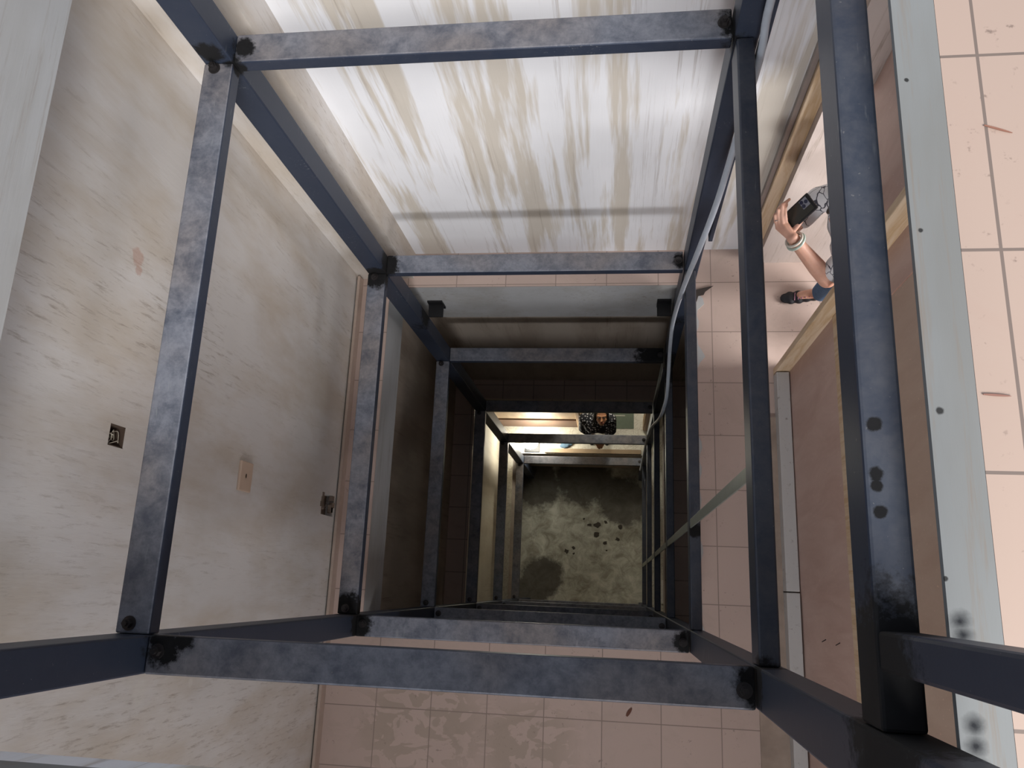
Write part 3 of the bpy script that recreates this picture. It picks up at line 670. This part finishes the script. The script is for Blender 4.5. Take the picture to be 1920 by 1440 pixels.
# left hand, closed around the lower end of the phone
W = J['wrL']
kn = [at(1474, 418, 2.985), at(1468, 420, 2.985), at(1462.5, 423, 2.995), at(1457.5, 427, 3.01)]
for q in kn: g.cone(W, q, 0.019, 0.0092, 10)
g.cone(W, at(1474, 428, 3.0), 0.021, 0.018)
finger(g, [kn[0], at(1472.5, 403, 2.955), at(1472, 390, 2.94), at(1475, 384, 2.955)], 0.0082)
finger(g, [kn[1], at(1466, 402, 2.955), at(1466, 385, 2.93), at(1480, 374, 2.955)], 0.0082)
finger(g, [kn[2], at(1459.5, 406, 2.965), at(1458.5, 393, 2.94), at(1465, 385, 2.955)], 0.0078)
finger(g, [kn[3], at(1453.5, 413, 2.98), at(1452.5, 403, 2.96), at(1458, 398, 2.955)], 0.0072)
finger(g, [at(1488, 432, 3.0), at(1495, 424, 2.985), at(1501, 416, 2.975), at(1505, 411, 2.965)], 0.0105)
relaxed_hand(g, J['wrR'], V(0.725, 1.49, 3.08) - J['wrR'], Vector((0.3, 0.5, -0.2)), 1, 0.8, 0.6)
b = g.build('body', ma_skin, None); remesh(b, 0.003, 5); b.parent = p1; b.location = -PW(p1)
hair_cap(p1, J['head'], B1, 0.87, 0.12); face_bits(p1, J['head'], B1, 0.92)
def f(g):
    torso(g, J, 0.016); g.cone(J['pelvis'] + Vector((0, 0.05, -0.06)), J['pelvis'] + Vector((0, -0.05, -0.06)), 0.115, 0.115)
    g.cone(J['shL'], J['shL'].lerp(J['elL'], 0.55), 0.062, 0.066); g.cone(J['shR'], J['elR'], 0.062, 0.056); g.cone(J['elR'], J['elR'].lerp(J['wrR'], 0.62), 0.054, 0.046)
cloth(p1, 'shirt', f, mc.m, 0.007)
cloth(p1, 'jeans', lambda g: (legs(g, J, 0.012), g.cone(J['hipL'], J['hipR'], 0.105, 0.105)), ma_jean)
shoe(p1, Vector((1.165, 1.65, Z(D2))), Vector((0.925, 1.635, Z(D2)))); shoe(p1, Vector((1.33, 1.375, Z(D2))), Vector((1.09, 1.36, Z(D2))))
def torus(c, axis, R, r, mat, name, parent):
    q = Vector(axis).to_track_quat('Z', 'Y'); pts = [Vector(c) + q @ Vector((R*math.cos(a), R*math.sin(a), 0)) for a in [2*math.pi*i/28 for i in range(29)]]
    g = G(); prev = None; n = 10; q3 = q
    rings = []
    for i in range(28):
        a = 2*math.pi*i/28; rad = q @ Vector((math.cos(a), math.sin(a), 0)); up = q @ Vector((0, 0, 1))
        rings.append([g.bm.verts.new(Vector(c) + rad*R + (rad*math.cos(t) + up*math.sin(t))*r) for t in [2*math.pi*k/n for k in range(n)]])
    for i in range(28):
        for k in range(n): g.bm.faces.new((rings[i][k], rings[i][(k+1)%n], rings[(i+1)%28][(k+1)%n], rings[(i+1)%28][k]))
    return g.build(name, mat, parent, smooth=True)
ax = (J['elL'] - J['wrL']).normalized()
tag(torus(J['wrL'] + ax*0.012, ax, 0.034, 0.005, plain('bangle_white', (0.72, 0.68, 0.60), 0.25, 0, 0.05), 'bangle', p1), 'cream bangle')
tag(torus(J['wrL'] + ax*0.028 + Vector((0, 0, .002)), ax + Vector((0.15, 0, 0)), 0.037, 0.006, plain('bangle_jade', (0.52, 0.62, 0.55), 0.2, 0, 0.1), 'bangle', p1), 'pale green bangle')
torus(at(1456.5, 413, 2.98), at(1456, 409, 2.975) - at(1457, 417, 2.985), 0.0090, 0.0016, plain('silver', (0.6, 0.6, 0.6), 0.25, 0.9), 'finger_ring', p1)
# phone
lx = Vector((0.52, 0.31, 0.795)).normalized(); sy = Vector((0.50, -0.866, 0.0)); sy = (sy - lx*sy.dot(lx)).normalized(); nz = lx.cross(sy)
if nz.z < 0: nz = -nz
PC = at(1498, 399, 2.955)
PM = Matrix.Translation(PC) @ Matrix((lx, sy, nz)).transposed().to_4x4()
ph = thing('phone', tuple(PC), 'dark phone with three camera lenses held up by the person in the doorway', 'phone')
def pbox(name, lo, hi, mat, bev, parent=ph):
    g = G().box(lo, hi, PM); return g.build(name, mat, parent, bevel=bev)
ma_case = plain('phone_case', (0.010, 0.010, 0.012), 0.5, 0, 0.1); ma_pback = plain('phone_back', (0.045, 0.045, 0.038), 0.25, 0.2, 0.05)
pbox('case', (-0.075, -0.038, -0.0055), (0.075, 0.038, 0.0055), ma_case, 0.004)
pbox('back_panel', (-0.066, -0.031, 0.0056), (0.066, 0.031, 0.0066), ma_pback, 0.0004)
cb = pbox('camera_plate', (0.028, -0.029, 0.0067), (0.064, 0.007, 0.0090), plain('camera_plate', (0.35, 0.36, 0.42), 0.3, 0.6), 0.001)
for a, c in ((0.037, -0.020), (0.037, -0.003), (0.055, -0.0115)):
    g = G(); g.prism([(math.cos(i*math.pi/10)*0.0075, math.sin(i*math.pi/10)*0.0075) for i in range(20)], 0.002, PM @ Matrix.Translation((a, c, 0.0091))); l = g.build('lens', plain('lens_dark', (0.015, 0.017, 0.05), 0.08), cb)

# the woman on the ground floor
K = dict(pelvis=V(-0.22, 2.05, 9.65), waist=V(-0.22, 1.95, 9.50), chest=V(-0.22, 1.91, 9.30), neck=V(-0.20, 1.96, 9.11), head=V(-0.170, 1.96, 9.02),
         shL=V(-0.06, 1.96, 9.20), shR=V(-0.38, 1.96, 9.20), elL=V(-0.05, 1.86, 9.42), wrL=V(-0.14, 1.79, 9.50), elR=V(-0.40, 1.88, 9.42), wrR=V(-0.27, 1.80, 9.50),
         hipL=V(-0.14, 2.05, 9.72), hipR=V(-0.30, 2.05, 9.72), knL=V(-0.13, 2.02, 10.05), anL=V(-0.12, 2.04, 10.37), knR=V(-0.31, 2.02, 10.05), anR=V(-0.32, 2.04, 10.37))
p2 = thing('person', (-0.22, 2.03, Z(D4)), 'black-haired woman in a dark dotted shirt looking up from the lit ground floor', 'person')
g = G(); torso(g, K); legs(g, K); arm(g, K, 'L'); arm(g, K, 'R')
B2 = basis((0.05, -0.62, 0.78), (0, 0.78, 0.62)); head_shapes(g, K['head'], B2, 1.0)
g.cone(K['neck'] + Vector((0, 0, -0.03)), K['head'] + B2 @ Vector((0, -0.02, -0.03)), 0.052, 0.048)
relaxed_hand(g, K['wrL'], Vector((-0.4, -0.9, 0.1)), Vector((0, 0, 1)), 1, 1.0, 0.3); relaxed_hand(g, K['wrR'], Vector((0.5, -0.8, 0.1)), Vector((0, 0, 1)), -1, 1.0, 0.3)
for s in 'LR': g.cone(K['an'+s], K['an'+s] + Vector((0, -0.10, -0.045)), 0.030, 0.024)
b = g.build('body', ma_skin2, None); remesh(b, 0.006, 4); b.parent = p2; b.location = -PW(p2)
hair_cap(p2, K['head'], B2, 1.0, 0.09); face_bits(p2, K['head'], B2, 1.0)
def f2(g):
    torso(g, K, 0.018); g.cone(K['hipL'], K['hipR'], 0.118, 0.118)
    for s in 'LR': g.cone(K['sh'+s], K['el'+s], 0.064, 0.055); g.cone(K['el'+s], K['el'+s].lerp(K['wr'+s], 0.5), 0.055, 0.046)
cloth(p2, 'shirt', f2, md.m, 0.009)
cloth(p2, 'trousers', lambda g: (legs(g, K, 0.012), g.cone(K['hipL'], K['hipR'], 0.105, 0.105)), ma_trouser, 0.010)
shoe(p2, Vector((-0.12, 2.09, Z(D4))), Vector((-0.12, 1.86, Z(D4))), laces=False); shoe(p2, Vector((-0.32, 2.09, Z(D4))), Vector((-0.32, 1.86, Z(D4))), laces=False)
# crumpled blue cloth
g = G(); rnd = random.Random(2); q = at(1062, 833, D4)
for i in range(9): g.ell((q.x + rnd.uniform(-.06, .06), q.y + rnd.uniform(-.03, .03), Z(D4) + 0.025), (rnd.uniform(.02, .05), rnd.uniform(.02, .04), rnd.uniform(.015, .028)))
o = g.build('cloth_bundle', plain('blue_cloth', (0.10, 0.17, 0.24), 0.9)); remesh(o, 0.006, 3); tag(o, 'small crumpled blue cloth on the lit floor, left of the woman', 'cloth')
